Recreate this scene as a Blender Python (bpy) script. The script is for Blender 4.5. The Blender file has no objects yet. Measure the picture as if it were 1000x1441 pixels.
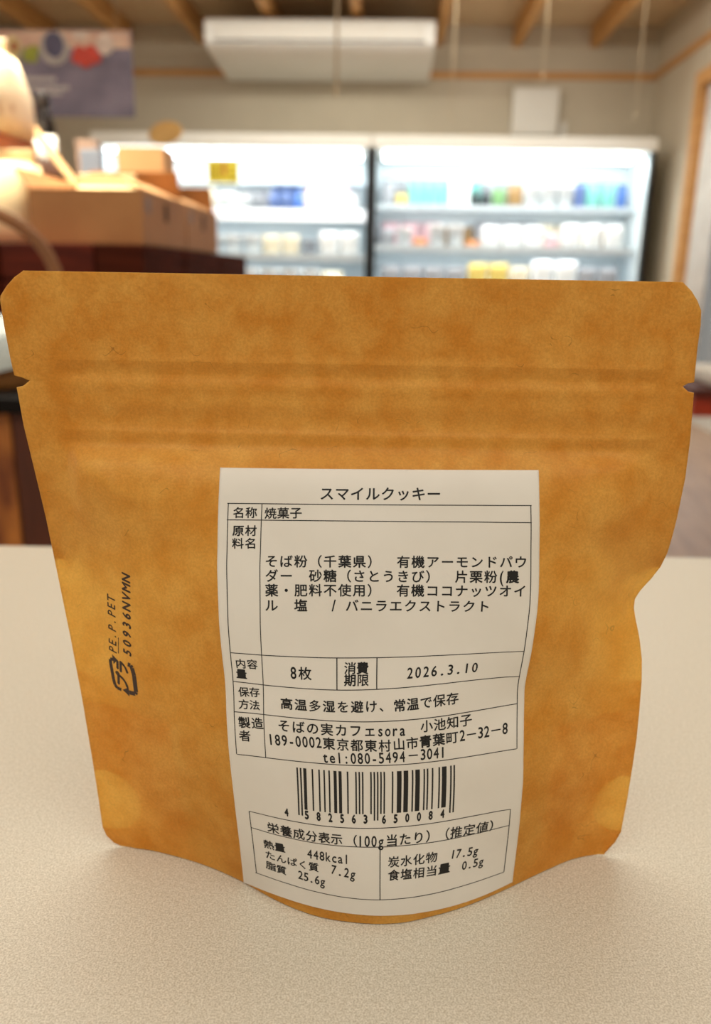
import bpy, bmesh, math, random
import numpy as np
from mathutils import Vector, Matrix

# ------------------------------------------------------------------ scene, camera, light
scene = bpy.context.scene
COL = scene.collection
PI = math.pi
random.seed(7)

EYE = 0.935                                   # lens height above the shop floor
TABLE_Z = 0.80
YAW = math.radians(2.11)                      # the counter and pouch stand turned by this to the room

cam_data = bpy.data.cameras.new('camera')
cam = bpy.data.objects.new('camera', cam_data)
COL.objects.link(cam)
scene.camera = cam
cam_data.sensor_fit = 'VERTICAL'
cam_data.sensor_height = 36.0
cam_data.lens = 1150.0 / 1441.0 * 36.0
cam_data.clip_start = 0.01
cam_data.clip_end = 60
cam_data.dof.use_dof = True
cam_data.dof.focus_distance = 0.168
cam_data.dof.aperture_fstop = cam_data.lens / 2.1
pitch, roll = math.radians(16.287), math.radians(1.0)
cam.matrix_world = (Matrix.Translation((0, 0, EYE)) @ Matrix.Rotation(YAW, 4, 'Z')
                    @ Matrix.Rotation(PI / 2 - pitch, 4, 'X') @ Matrix.Rotation(roll, 4, 'Z'))

scene.view_settings.view_transform = 'Standard'
scene.view_settings.look = 'None'
scene.view_settings.gamma = 1.0
scene.view_settings.use_curve_mapping = False
scene.view_settings.exposure = -0.45
try:
    scene.cycles.use_denoising = True
    scene.cycles.max_bounces = 10
    scene.cycles.transmission_bounces = 8
except Exception:
    pass

world = bpy.data.worlds.new('world')
scene.world = world
world.use_nodes = True
wb = world.node_tree.nodes['Background']
wb.inputs[0].default_value = (1.0, 0.975, 0.90, 1)
wb.inputs[1].default_value = 0.42

def area(name, loc, rot, sx, sy, power, color):
    l = bpy.data.lights.new(name, 'AREA')
    l.shape = 'RECTANGLE'; l.size = sx; l.size_y = sy
    l.energy = power; l.color = color
    o = bpy.data.objects.new(name, l); COL.objects.link(o)
    o.location = loc; o.rotation_euler = rot
    return o

WARM = (1.0, 0.985, 0.89)
area('ceiling_lamp', (0.2, -0.9, 2.55), (0, 0, 0), 2.8, 1.6, 50, WARM)
area('aisle_lamp', (0.1, 3.2, 2.55), (0, 0, 0), 2.4, 0.8, 26, WARM)
area('cooler_aisle_lamp', (-0.1, 5.2, 2.62), (math.radians(12), 0, 0), 3.0, 0.3, 70, WARM)  # added fill for the cooler fronts and back wall, not a shop lamp
area('stall_fill', (-1.0, 1.95, 2.35), (0, 0, 0), 0.3, 0.3, 33, (1.0, 0.90, 0.70)).data.spread = math.radians(75)  # added spot that overexposes the cream goods; no lamp known there
area('counter_lamp', (-0.35, 1.05, 2.5), (0, 0, 0), 1.8, 0.9, 26, WARM)
area('side_daylight', (-2.6, 0.6, 1.7), (0, math.radians(-100), 0), 1.8, 1.8, 27, (1.0, 0.96, 0.90))  # added fill from the left; the wall there has no window
area('door_daylight', (1.93, 5.2, 1.3), (0, math.radians(90), 0), 1.8, 1.2, 11, (0.86, 0.93, 1.0))

# ------------------------------------------------------------------ helpers
def lin(c):
    def f(v):
        v /= 255.0
        return v / 12.92 if v <= 0.04045 else ((v + 0.055) / 1.055) ** 2.4
    return (f(c[0]), f(c[1]), f(c[2]), 1.0)

def newmat(name):
    m = bpy.data.materials.new(name); m.use_nodes = True
    nt = m.node_tree
    return m, nt, nt.nodes['Principled BSDF']

def node(nt, kind, **inp):
    n = nt.nodes.new(kind)
    for k, v in inp.items():
        if k in n.inputs: n.inputs[k].default_value = v
        else: setattr(n, k, v)
    return n

def mat(name, rgb, rough=0.6, rgb2=None, scale=6.0, stretch=(1, 1, 1), metal=0.0, bump=0.0, detail=4.0, lo=0.35, hi=0.65, spec=0.5):
    """colour with a little noise between two tones of the same surface"""
    m, nt, b = newmat(name)
    b.inputs['Roughness'].default_value = rough
    b.inputs['Metallic'].default_value = metal
    b.inputs['Specular IOR Level'].default_value = spec
    rgb2 = rgb2 or tuple(max(0, v * 0.93) for v in rgb)
    tc = node(nt, 'ShaderNodeTexCoord')
    mp = node(nt, 'ShaderNodeMapping'); mp.inputs['Scale'].default_value = stretch
    nt.links.new(tc.outputs['Object'], mp.inputs['Vector'])
    nz = node(nt, 'ShaderNodeTexNoise', Scale=scale, Detail=detail)
    nt.links.new(mp.outputs[0], nz.inputs['Vector'])
    cr = node(nt, 'ShaderNodeValToRGB')
    cr.color_ramp.elements[0].position = lo; cr.color_ramp.elements[1].position = hi
    cr.color_ramp.elements[0].color = lin(rgb2); cr.color_ramp.elements[1].color = lin(rgb)
    nt.links.new(nz.outputs['Fac'], cr.inputs[0])
    nt.links.new(cr.outputs[0], b.inputs['Base Color'])
    if bump:
        bp = node(nt, 'ShaderNodeBump', Strength=bump, Distance=0.01)
        nt.links.new(nz.outputs['Fac'], bp.inputs['Height'])
        nt.links.new(bp.outputs[0], b.inputs['Normal'])
    return m

def emat(name, rgb, strength):
    m, nt, b = newmat(name)
    b.inputs['Base Color'].default_value = lin(rgb)
    b.inputs['Emission Color'].default_value = lin(rgb)
    b.inputs['Emission Strength'].default_value = strength
    return m

def finish(name, bm, material, parent=None, smooth=False, recalc=True):
    if recalc: bmesh.ops.recalc_face_normals(bm, faces=bm.faces)
    me = bpy.data.meshes.new(name); bm.to_mesh(me); bm.free()
    for x in (material if isinstance(material, (list, tuple)) else [material]): me.materials.append(x)
    if smooth: me.polygons.foreach_set('use_smooth', [True] * len(me.polygons))
    o = bpy.data.objects.new(name, me); COL.objects.link(o)
    if parent: o.parent = parent
    return o

def tag(o, label=None, cat=None, group=None, kind=None):
    if label: o['label'] = label
    if cat: o['category'] = cat
    if group: o['group'] = group
    if kind: o['kind'] = kind
    return o

def thing(name, label, cat, loc=(0, 0, 0), rz=0.0, group=None):
    o = bpy.data.objects.new(name, None); COL.objects.link(o)
    o.location = loc; o.rotation_euler = (0, 0, rz); o.empty_display_size = 0.05
    return tag(o, label, cat, group)

def bx(bm, x0, x1, y0, y1, z0, z1, bev=0.0, seg=2, M=None):
    t = bmesh.new()
    bmesh.ops.create_cube(t, size=1.0)
    for v in t.verts:
        v.co = Vector((x0 + (v.co.x + .5) * (x1 - x0), y0 + (v.co.y + .5) * (y1 - y0), z0 + (v.co.z + .5) * (z1 - z0)))
    if bev: bmesh.ops.bevel(t, geom=t.edges[:], offset=bev, segments=seg, profile=0.6, affect='EDGES')
    if M is not None: bmesh.ops.transform(t, matrix=M, verts=t.verts)
    me = bpy.data.meshes.new('tmp'); t.to_mesh(me); t.free(); bm.from_mesh(me); bpy.data.meshes.remove(me)

def box(name, dims, material, parent=None, bev=0.0, smooth=False, M=None):
    bm = bmesh.new(); bx(bm, *dims, bev=bev, M=M)
    return finish(name, bm, material, parent, smooth)

def lathe(bm, prof, n=24, c=(0, 0, 0)):
    rings = []
    for r, z in prof:
        rings.append([bm.verts.new((c[0] + r * math.cos(2 * PI * i / n), c[1] + r * math.sin(2 * PI * i / n), c[2] + z)) for i in range(n)])
    for a, b in zip(rings, rings[1:]):
        for i in range(n): bm.faces.new((a[i], a[(i + 1) % n], b[(i + 1) % n], b[i]))
    bm.faces.new(rings[0][::-1]); bm.faces.new(rings[-1])

def tube(bm, pts, r, n=10, flat=1.0, side=None):
    """a rod through the points; flat squeezes it along 'side'"""
    pts = [Vector(p) for p in pts]; rings = []
    for i, p in enumerate(pts):
        d = (pts[min(i + 1, len(pts) - 1)] - pts[max(i - 1, 0)]).normalized()
        a = Vector(side) if side else (Vector((0, 0, 1)) if abs(d.z) < .9 else Vector((1, 0, 0)))
        a = (a - d * a.dot(d)).normalized(); b = d.cross(a)
        rings.append([bm.verts.new(p + a * (r * flat * math.cos(2 * PI * k / n)) + b * (r * math.sin(2 * PI * k / n))) for k in range(n)])
    for q, s in zip(rings, rings[1:]):
        for k in range(n): bm.faces.new((q[k], q[(k + 1) % n], s[(k + 1) % n], s[k]))
    bm.faces.new(rings[0][::-1]); bm.faces.new(rings[-1])

def hermite(xk, yk, x):
    xk = np.asarray(xk, float); yk = np.asarray(yk, float); x = np.asarray(x, float)
    h = np.diff(xk); d = (np.diff(yk, axis=0).T / h).T
    m = np.zeros_like(yk)
    m[1:-1] = ((d[:-1].T * h[1:] + d[1:].T * h[:-1]) / (h[1:] + h[:-1])).T
    m[0] = d[0]; m[-1] = d[-1]
    i = np.clip(np.searchsorted(xk, x) - 1, 0, len(xk) - 2)
    t = (x - xk[i]) / h[i]; H = h[i]
    s = (slice(None),) + (None,) * (yk.ndim - 1)
    t = t[s]; H = H[s]
    return ((2 * t**3 - 3 * t * t + 1) * yk[i] + (t**3 - 2 * t * t + t) * H * m[i]
            + (-2 * t**3 + 3 * t * t) * yk[i + 1] + (t**3 - t * t) * H * m[i + 1])

# ------------------------------------------------------------------ the room
M_WALL = mat('wall_paint', (206, 194, 172), 0.8, (200, 188, 166), 3)
M_CEIL = mat('ceiling_board', (220, 194, 156), 0.8, (210, 184, 146), 2.5)
M_BEAM = mat('pale_beam_wood', (214, 164, 98), 0.55, (196, 142, 80), 5, (8, 0.6, 8))
M_TRIM = mat('trim_wood', (214, 160, 98), 0.6, (200, 144, 84), 5, (1, 1, 8))
M_FLOOR = mat('floor_boards', (172, 140, 112), 0.45, (150, 120, 96), 4, (6, 0.8, 1))
M_WHITE = mat('white_enamel', (236, 232, 222), 0.4, (232, 227, 216), 3)
M_GREYW = mat('grey_white_plastic', (214, 210, 200), 0.5, (208, 204, 194), 3)
M_DARK = mat('dark_metal', (14, 15, 15), 0.6, (10, 11, 11), 8)

WX, BY, LX = 2.03, 7.2, -3.2
def struct(o): o['kind'] = 'structure'; return o
struct(box('wall_back', (LX - .1, WX + .1, BY, BY + .1, 0, 2.8), M_WALL))
struct(box('wall_left', (LX - .1, LX, -2.2, BY, 0, 2.8), M_WALL))
bm = bmesh.new()
bx(bm, WX, WX + .1, 6.14, BY, 0, 2.8)
bx(bm, WX, WX + .1, 4.2, 6.14, 2.26, 2.8)
bx(bm, WX, WX + .1, -2.2, 4.2, 0, 2.8)
struct(finish('wall_right', bm, M_WALL))
struct(box('floor', (LX - .1, WX + 2.2, -2.2, BY + .1, -.08, 0), M_FLOOR))
struct(box('ceiling', (LX - .1, WX + .1, -2.2, BY + .1, 2.80, 2.86), M_CEIL))
for x in (-2.74, -2.13, -1.53, -0.91, -0.29, 0.32, 0.93, 1.53):
    o = struct(box('ceiling_beam', (x - .032, x + .032, -2.2, BY, 2.65, 2.80), M_BEAM, bev=.004))
struct(box('trim_1', (LX, WX, BY - .02, BY, 2.425, 2.475), M_TRIM, bev=.004))
struct(box('trim_2', (WX - .02, WX, -2.0, BY - .02, 2.425, 2.475), M_TRIM, bev=.004))
# glazed sliding door in the right wall
M_GLASSW = mat('door_glass_daylight', (196, 206, 214), 0.15, (186, 198, 208), 2)
d = struct(bpy.data.objects.new('door_1', None)); COL.objects.link(d)
bm = bmesh.new()
bx(bm, WX - .035, WX + .1, 6.05, 6.14, 0, 2.25, .004)
bx(bm, WX - .05, WX + .1, 4.2, 4.28, 0, 2.26, .004)
bx(bm, WX - .035, WX + .1, 4.28, 6.05, 2.16, 2.25, .004)
finish('door_frame', bm, M_TRIM, d)
bm = bmesh.new()
bx(bm, WX + .03, WX + .07, 5.99, 6.05, 0.05, 2.16); bx(bm, WX + .03, WX + .07, 4.28, 4.36, 0.05, 2.16)
bx(bm, WX + .03, WX + .07, 4.28, 6.04, 0.0, .12); bx(bm, WX + .03, WX + .07, 4.28, 6.04, 2.08, 2.16)
finish('door_sash', bm, M_GREYW, d)
m, nt, b = newmat('clear_glass')
b.inputs['Transmission Weight'].default_value = 1; b.inputs['Roughness'].default_value = 0.02; b.inputs['IOR'].default_value = 1.1
finish('door_pane', (lambda q: (bx(q, WX + .046, WX + .052, 4.36, 5.98, .12, 2.08), q)[1])(bmesh.new()), m, d)
# daylight beyond the door: a pale forecourt wall stands outside
struct(box('wall_outside', (WX + 1.9, WX + 2.0, 2.5, 9.0, 0, 3.0), M_GLASSW))
area('forecourt_daylight', (WX + 0.9, 5.6, 3.2), (0, math.radians(20), 0), 1.6, 4.0, 170, (0.92, 0.96, 1.0))
# gathered white curtain inside the door's far end
bm = bmesh.new(); n = 26
rows = []
for z in (0.06, 2.14):
    rows.append([bm.verts.new((WX + .012 + .013 * math.sin(i * 1.25), 5.62 + .36 * i / n, z)) for i in range(n + 1)])
for i in range(n): bm.faces.new((rows[0][i], rows[0][i + 1], rows[1][i + 1], rows[1][i]))
cu = finish('curtain', bm, mat('curtain_cloth', (226, 224, 220), .8), None, True)
cu.modifiers.new('t', 'SOLIDIFY').thickness = .003
tag(cu, 'white gathered curtain hanging inside the glazed door at the right wall', 'curtain')

# ceiling-hung air conditioner
ac = thing('air_conditioner', 'long white air conditioner mounted under the ceiling beams', 'air conditioner', (-.54, 6.3, 2.37))
prof = [(0, .085), (0, .215), (.04, .245), (.88, .245), (.88, .02), (.10, .055)]
bm = bmesh.new(); L = []
for x in (-.80, .80): L.append([bm.verts.new((x, y, z)) for y, z in prof])
k = len(prof)
for i in range(k): bm.faces.new((L[0][i], L[0][(i + 1) % k], L[1][(i + 1) % k], L[1][i]))
bm.faces.new(L[0][::-1]); bm.faces.new(L[1])
bmesh.ops.bevel(bm, geom=bm.edges[:], offset=.018, segments=3, affect='EDGES', profile=.6)
M_AC = mat('air_conditioner_white', (246, 244, 238), .5, (242, 240, 233), 3)
finish('body', bm, M_AC, ac)
box('outlet_louver', (-.72, .72, -.012, .004, .105, .195), M_WHITE, ac, .008)
box('louver_slot', (-.73, .73, -.004, .006, .092, .100), M_DARK, ac)
box('intake_panel', (-.70, .70, .16, .80, .0, .012), M_AC, ac, .004,
    M=Matrix.Translation((0, 0, .058)) @ Matrix.Rotation(math.radians(-2.6), 4, 'X'))
for s in (-.55, .55): box('hanger', (s - .02, s + .02, .40, .46, .235, .279), M_DARK, ac)

# white box on the back wall above the cooler
wbx = thing('wall_control_box', 'white square box on the back wall above the right cooler', 'control box', (1.10, BY, 2.01))
box('housing', (-.18, .18, -.10, 0, 0, .34), M_WHITE, wbx, .01)
box('door_panel', (-.155, .155, -.106, -.098, .025, .315), M_WHITE, wbx, .004)
box('switch', (.215, .265, -.03, 0, .0, .11), M_WHITE, wbx, .006)

# hanging cords
M_CORD = mat('pale_cord', (206, 184, 148), .7)
for (x, y, z, r, lb) in [(-.305, 4.6, 1.80, .007, 'thick pale pull cord hanging in front of the air conditioner'),
                         (.34, 5.5, 1.84, .0016, 'thin pale cord hanging just right of the air conditioner'),
                         (.88, 5.5, 2.06, .0016, 'thin pale cord hanging in line with the white wall box'),
                         (1.45, 5.5, 1.84, .0016, 'thin pale cord hanging nearest the right wall')]:
    bm = bmesh.new(); tube(bm, [(0, 0, 2.795 - z), (0, 0, (2.795 - z) * .5), (0, 0, .02)], r, 8)
    lathe(bm, [(r * .6, 0), (r * 1.5, .006), (r * 1.5, .05), (r * .8, .062)], 10)
    o = finish('pull_string', bm, M_CORD, None, True); o.location = (x, y, z)
    tag(o, lb, 'cord', 'cords hanging from the ceiling')

# ------------------------------------------------------------------ refrigerated display cases
M_CASE = mat('case_liner', (226, 234, 236), .5, (220, 229, 232), 3)
M_SHELF = mat('case_shelf', (206, 216, 220), .45, (198, 208, 214), 3)
M_LED = emat('led_tube', (236, 248, 255), 10.0)
M_RAIL = emat('glow_price_rail', (250, 252, 255), 0.9)  # rail's brightness put in as emission, it is no lamp
def cooler(x0, x1, label, shelves):
    y0, y1 = 6.45, 7.12
    t = thing('refrigerated_display_case', label, 'display cooler', ((x0 + x1) / 2, y0, 0), 0, 'open coolers along the back wall')
    w = (x1 - x0) / 2
    D = y1 - y0
    bm = bmesh.new(); bx(bm, -w, w, D - .05, D, 0, 1.90); finish('back_panel', bm, M_CASE, t)
    for s in (-1, 1):
        box('side_panel', (min(s * w, s * (w - .03)), max(s * w, s * (w - .03)), .05, D - .05, .52, 1.81), M_CASE, t, .004)
    for s in (-1, 1): box('front_post', (min(s * w, s * (w - .034)), max(s * w, s * (w - .034)), .0, .05, .52, 1.81), M_DARK, t, .003)
    box('canopy', (-w, w, -.02, D - .05, 1.81, 1.90), M_WHITE, t, .012)
    box('base_cabinet', (-w, w, 0, D - .05, 0, .52), M_WHITE, t, .02)
    for yy in (.08, .36):
        bm = bmesh.new(); tube(bm, [(-w + .08, yy, 1.785), (w - .08, yy, 1.785)], .014, 10)
        finish('lamp_tube', bm, M_LED, t, True)
    area('case_light', ((x0 + x1) / 2, y0 + .12, 1.775), (math.radians(25), 0, 0), (x1 - x0) * .94, .12, 14, (.90, .97, 1.0))
    for z, dep, rail in shelves:
        yf = D - .06 - dep
        area('shelf_light', ((x0 + x1) / 2, y0 + yf + .03, z - .04), (math.radians(35), 0, 0), (x1 - x0) * .92, .03, 3.4, (.90, .97, 1.0))
        sh = box('shelf', (-w + .035, w - .035, yf, D - .06, z - .025, z), M_SHELF, t, .003)
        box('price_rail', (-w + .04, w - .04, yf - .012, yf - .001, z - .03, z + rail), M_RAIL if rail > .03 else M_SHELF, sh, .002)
    return t
cooler(-2.235, -.168, 'white open cooler left of the black divider, mostly pale packs', [(1.62, .24, .0), (1.345, .40, .055), (1.05, .48, .02), (.80, .55, .02)])
cooler(-.160, 1.885, 'white open cooler right of the black divider, rows of coloured packs', [(1.44, .34, .01), (1.13, .44, .02), (.85, .52, .02)])

def pack_mesh(w, d, h, puff=.5):
    bm = bmesh.new()
    n, m = 8, 8
    P = {}
    for s in (-1, 1):
        for i in range(n + 1):
            for j in range(m + 1):
                u, v = i / n * 2 - 1, j / m * 2 - 1
                g = max(0, (1 - abs(u) ** 3) * (1 - abs(v) ** 3)) ** .6
                if s == -1 or (0 < i < n and 0 < j < m): P[s, i, j] = bm.verts.new((u * w / 2, s * d / 2 * g, (v + 1) * h / 2))
                else: P[s, i, j] = P[-1, i, j]
    for s in (-1, 1):
        for i in range(n):
            for j in range(m):
                f = [P[s, i, j], P[s, i + 1, j], P[s, i + 1, j + 1], P[s, i, j + 1]]
                bm.faces.new(f)
    return bm
def tub_mesh(r, h):
    bm = bmesh.new(); lathe(bm, [(r * .82, 0), (r * .97, h * .86), (r * 1.05, h * .87), (r * 1.05, h), (r * .9, h * 1.01)], 16); return bm
def bottle_mesh(r, h):
    bm = bmesh.new(); lathe(bm, [(r, 0), (r, h * .6), (r * .8, h * .7), (r * .38, h * .8), (r * .38, h * .93), (r * .46, h * .94), (r * .46, h)], 16); return bm
def carton_mesh(w, d, h):
    bm = bmesh.new(); bx(bm, -w / 2, w / 2, -d / 2, d / 2, 0, h * .8)
    a = [bm.verts.new(p) for p in [(-w / 2, -d / 2, h * .8), (w / 2, -d / 2, h * .8), (w / 2, d / 2, h * .8), (-w / 2, d / 2, h * .8), (-w / 2, 0, h), (w / 2, 0, h)]]
    for f in ((0, 1, 5, 4), (2, 3, 4, 5), (0, 4, 3), (1, 2, 5)): bm.faces.new([a[i] for i in f])
    return bm

PAL = {'white': (244, 242, 238), 'blue': (70, 110, 180), 'pink': (240, 196, 200), 'teal': (120, 190, 176), 'black': (44, 50, 50), 'brown': (150, 116, 70),
       'yellow': (236, 206, 110), 'green': (110, 150, 96), 'orange': (230, 150, 90), 'cream': (244, 230, 200), 'grey': (164, 164, 168), 'navy': (84, 104, 150)}
PM = {k: mat('pack_' + k, v, .45, None, 14) for k, v in PAL.items()}
MESH = {}
def product(kind, colour, x, y, z, w, h, label, group):
    key = (kind, colour, round(w, 3), round(h, 3))
    if key not in MESH:
        bm = {'pack': lambda: pack_mesh(w, .05, h), 'tub': lambda: tub_mesh(w / 2, h), 'bottle': lambda: bottle_mesh(w / 2, h), 'carton': lambda: carton_mesh(w, .07, h)}[kind]()
        bmesh.ops.recalc_face_normals(bm, faces=bm.faces)
        me = bpy.data.meshes.new(colour + '_' + kind); bm.to_mesh(me); bm.free(); me.materials.append(PM[colour])
        if kind in ('pack', 'tub', 'bottle'): me.polygons.foreach_set('use_smooth', [True] * len(me.polygons))
        MESH[key] = me
    o = bpy.data.objects.new({'pack': 'food_pack', 'tub': 'food_tub', 'bottle': 'drink_bottle', 'carton': 'drink_carton'}[kind], MESH[key])
    COL.objects.link(o); o.location = (x, y, z)
    tag(o, label, {'pack': 'food pack', 'tub': 'tub', 'bottle': 'bottle', 'carton': 'carton'}[kind], group)

def fill(y, z, x0, items, where, group, gap=.012):
    x1 = -.235 if x0 < -1 else 1.82
    """items: (kind, colour, count, width, height); every item is its own object"""
    x = x0
    for kind, colour, n, w, h in items:
        for k in range(n):
            if x + w > x1: break
            product(kind, colour, x + w / 2, y, z + .002, w, h,
                    '%s %s %s' % (colour, {'pack': 'sealed food pack', 'tub': 'lidded tub', 'bottle': 'drink bottle', 'carton': 'drink carton'}[kind], where), group)
            x += w + gap
fill(6.80, 1.347, -2.12, [('tub', 'white', 2, .11, .14), ('pack', 'cream', 3, .15, .21), ('tub', 'white', 2, .13, .15), ('tub', 'grey', 1, .12, .13), ('bottle', 'navy', 2, .085, .23), ('bottle', 'blue', 1, .085, .22), ('pack', 'pink', 3, .165, .22)],
     'on the upper shelf of the left cooler', 'goods on the upper shelf of the left cooler')
fill(6.98, 1.347, -2.10, [('pack', 'white', 5, .16, .22), ('carton', 'grey', 3, .09, .22), ('carton', 'navy', 2, .07, .24), ('pack', 'white', 1, .14, .2), ('pack', 'white', 3, .17, .21)],
     'in the back row of the left cooler, upper shelf', 'back row on the upper shelf of the left cooler')
fill(6.72, 1.052, -2.12, [('pack', 'white', 4, .15, .18), ('tub', 'white', 3, .14, .15), ('pack', 'cream', 2, .14, .16), ('tub', 'grey', 1, .13, .12), ('pack', 'white', 3, .15, .19), ('pack', 'teal', 1, .10, .07)],
     'on the middle shelf of the left cooler', 'goods on the middle shelf of the left cooler')
fill(6.66, .802, -2.10, [('pack', 'white', 5, .17, .15), ('tub', 'white', 4, .15, .15), ('pack', 'cream', 2, .165, .14)],
     'on the lower shelf of the left cooler', 'goods on the lower shelf of the left cooler')
fill(6.82, 1.442, -.09, [('pack', 'grey', 1, .10, .17), ('pack', 'yellow', 1, .09, .09), ('carton', 'teal', 4, .066, .20), ('carton', 'white', 2, .07, .19), ('bottle', 'black', 2, .07, .13), ('pack', 'green', 1, .11, .14), ('pack', 'brown', 1, .12, .17), ('tub', 'white', 3, .115, .17), ('carton', 'navy', 1, .07, .19), ('pack', 'teal', 2, .11, .19), ('pack', 'brown', 2, .12, .12), ('pack', 'blue', 1, .075, .18)],
     'on the top shelf of the right cooler', 'goods on the top shelf of the right cooler')
fill(6.98, 1.442, -.09, [('carton', 'grey', 5, .09, .21), ('pack', 'teal', 2, .13, .20), ('pack', 'grey', 2, .14, .19), ('pack', 'white', 3, .14, .22), ('pack', 'grey', 2, .12, .21), ('pack', 'cream', 1, .13, .2)],
     'in the back row of the right cooler, top shelf', 'back row on the top shelf of the right cooler')
fill(6.74, 1.132, -.09, [('pack', 'grey', 1, .11, .14), ('tub', 'white', 1, .12, .14), ('pack', 'orange', 1, .11, .07), ('tub', 'white', 2, .13, .17), ('pack', 'orange', 1, .11, .06), ('pack', 'white', 3, .15, .17), ('pack', 'pink', 1, .12, .12), ('pack', 'white', 3, .15, .19), ('pack', 'cream', 1, .12, .15)],
     'on the middle shelf of the right cooler', 'goods on the middle shelf of the right cooler')
fill(6.94, 1.132, -.09, [('pack', 'pink', 3, .15, .2), ('pack', 'brown', 2, .12, .17), ('pack', 'grey', 3, .15, .21), ('pack', 'cream', 3, .15, .2), ('pack', 'brown', 1, .12, .19)],
     'in the back row of the right cooler, middle shelf', 'back row on the middle shelf of the right cooler')
fill(6.68, .852, -.09, [('pack', 'grey', 4, .16, .14), ('pack', 'yellow', 2, .15, .17), ('pack', 'cream', 1, .15, .15), ('pack', 'white', 2, .17, .20), ('pack', 'grey', 2, .15, .15)],
     'on the lower shelf of the right cooler', 'goods on the lower shelf of the right cooler')

# yellow price card hung from the left cooler's canopy
pc = thing('price_card', 'yellow and red price card hanging in the left cooler', 'price card', (-1.25, 6.405, 1.555))
box('card', (-.115, .115, -.002, .002, 0, .155), mat('yellow_card', (250, 232, 70), .5), pc)
bm = bmesh.new()
for i in range(4): bx(bm, -.098 + .024 * i, -.084 + .024 * i, -.0032, -.002, .02, .13)
for i in range(3): bx(bm, .03, .10, -.0032, -.002, .025 + .035 * i, .04 + .035 * i)
finish('printed_strokes', bm, mat('card_ink', (196, 160, 30), .5), pc)
box('red_spot', (-.004, .022, -.0032, -.002, .05, .15), mat('card_red', (204, 110, 50), .5), pc)
for s in (-.09, .09):
    bm = bmesh.new(); tube(bm, [(s, 0, .157), (s, .008, .26), (s, .0215, .32)], .002, 6)
    finish('hook', bm, M_GREYW, pc)

# ------------------------------------------------------------------ produce stall on the left
M_PANEL = mat('stall_panel_wood', (186, 116, 48), .5, (112, 56, 24), 5, (5, 1, 1.4), lo=.35, hi=.6)
M_BLACK = mat('stall_edge_black', (22, 17, 14), .8, spec=.15)
M_KRAFTB = mat('corrugated_board', (164, 112, 62), .75, (154, 102, 54), 9)
M_CRATE = mat('red_brown_crate_wood', (96, 36, 20), .7, (72, 26, 15), 6, (1, 1, 9), spec=.12)
M_CRATE2 = mat('dark_crate_wood', (76, 32, 19), .85, (58, 24, 14), 6, (1, 1, 9), spec=.04)
M_FLAP = mat('lit_flap_tan_board', (206, 160, 110), .75, (198, 150, 100), 9)  # the flap's lamplit paleness is put into this colour; tan box shares it
M_CREAM = mat('cream_paper', (240, 216, 168), .75, (230, 200, 148), 8)
M_ORANGE = mat('orange_shelf_wood', (206, 120, 46), .5, (190, 104, 38), 5, (8, 1, 1))
M_TAPE = mat('dark_tape', (110, 72, 40), .5)

st = thing('stall_table', 'brown wooden stall table with a black edge left of the pouch', 'table', (-1.0, 1.15, 0))
for i, x in enumerate((-.62, -.35, -.08, .19)):
    box('front_plank', (x, x + .265, 0, .03, .02, .735), M_PANEL, st, .004)
box('corner_post', (.460, .512, -.004, .034, .02, .735), mat('corner_post_wood', (92, 44, 22), .5, (72, 34, 18), 6, (9, 9, 1)), st, .003)
box('carcass', (-.62, .51, .035, 2.55, .02, .735), M_PANEL, st)
box('table_top', (-.64, .53, -.02, 2.57, .735, .757), M_BLACK, st, .003)

def crate(x0, x1, y0, y1, z0, z1, m, label, grp='crates under the cartons'):
    t = thing('wooden_crate', label, 'crate', ((x0 + x1) / 2, (y0 + y1) / 2, z0), 0, grp)
    a, b, h = (x1 - x0) / 2, (y1 - y0) / 2, z1 - z0
    n = max(2, int(h / .075)); g = h / n
    for (q0, q1, r0, r1, nm) in ((-a, a, -b, -b + .014, 'front_slats'), (-a, a, b - .014, b, 'back_slats'), (-a, -a + .014, -b + .015, b - .015, 'side_slats'), (a - .014, a, -b + .015, b - .015, 'side_slats')):
        bm = bmesh.new()
        for i in range(n): bx(bm, q0, q1, r0, r1, i * g + .003, (i + 1) * g - .002, .002)
        finish(nm, bm, m, t)
    box('bottom_board', (-a + .015, a - .015, -b + .015, b - .015, .004, .014), m, t)
    box('lid_board', (-a + .015, a - .015, -b + .015, b - .015, h - .014, h - .001), m, t)
    return t
crate(-.815, -.617, 1.75, 2.10, .757, .985, M_CRATE, 'red-brown slatted crate directly under the front carton')
crate(-.612, -.513, 1.75, 2.10, .757, .985, M_CRATE2, 'narrow dark brown crate at the front right corner of the stack')
crate(-.815, -.513, 2.11, 2.55, .757, .985, M_CRATE2, 'dark brown crate behind, under the second carton')
crate(-.815, -.513, 2.56, 3.00, .757, .985, M_CRATE2, 'dark brown crate at the far end of the stall, nothing on its end')
crate(-1.53, -.82, 1.74, 2.20, .757, .985, M_CRATE, 'long red-brown crate at the frame edge holding the cream sack')
crate(-1.25, -.82, 2.22, 2.62, .757, 1.165, M_CRATE2, 'tall dark crate carrying the black bottle')

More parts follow.
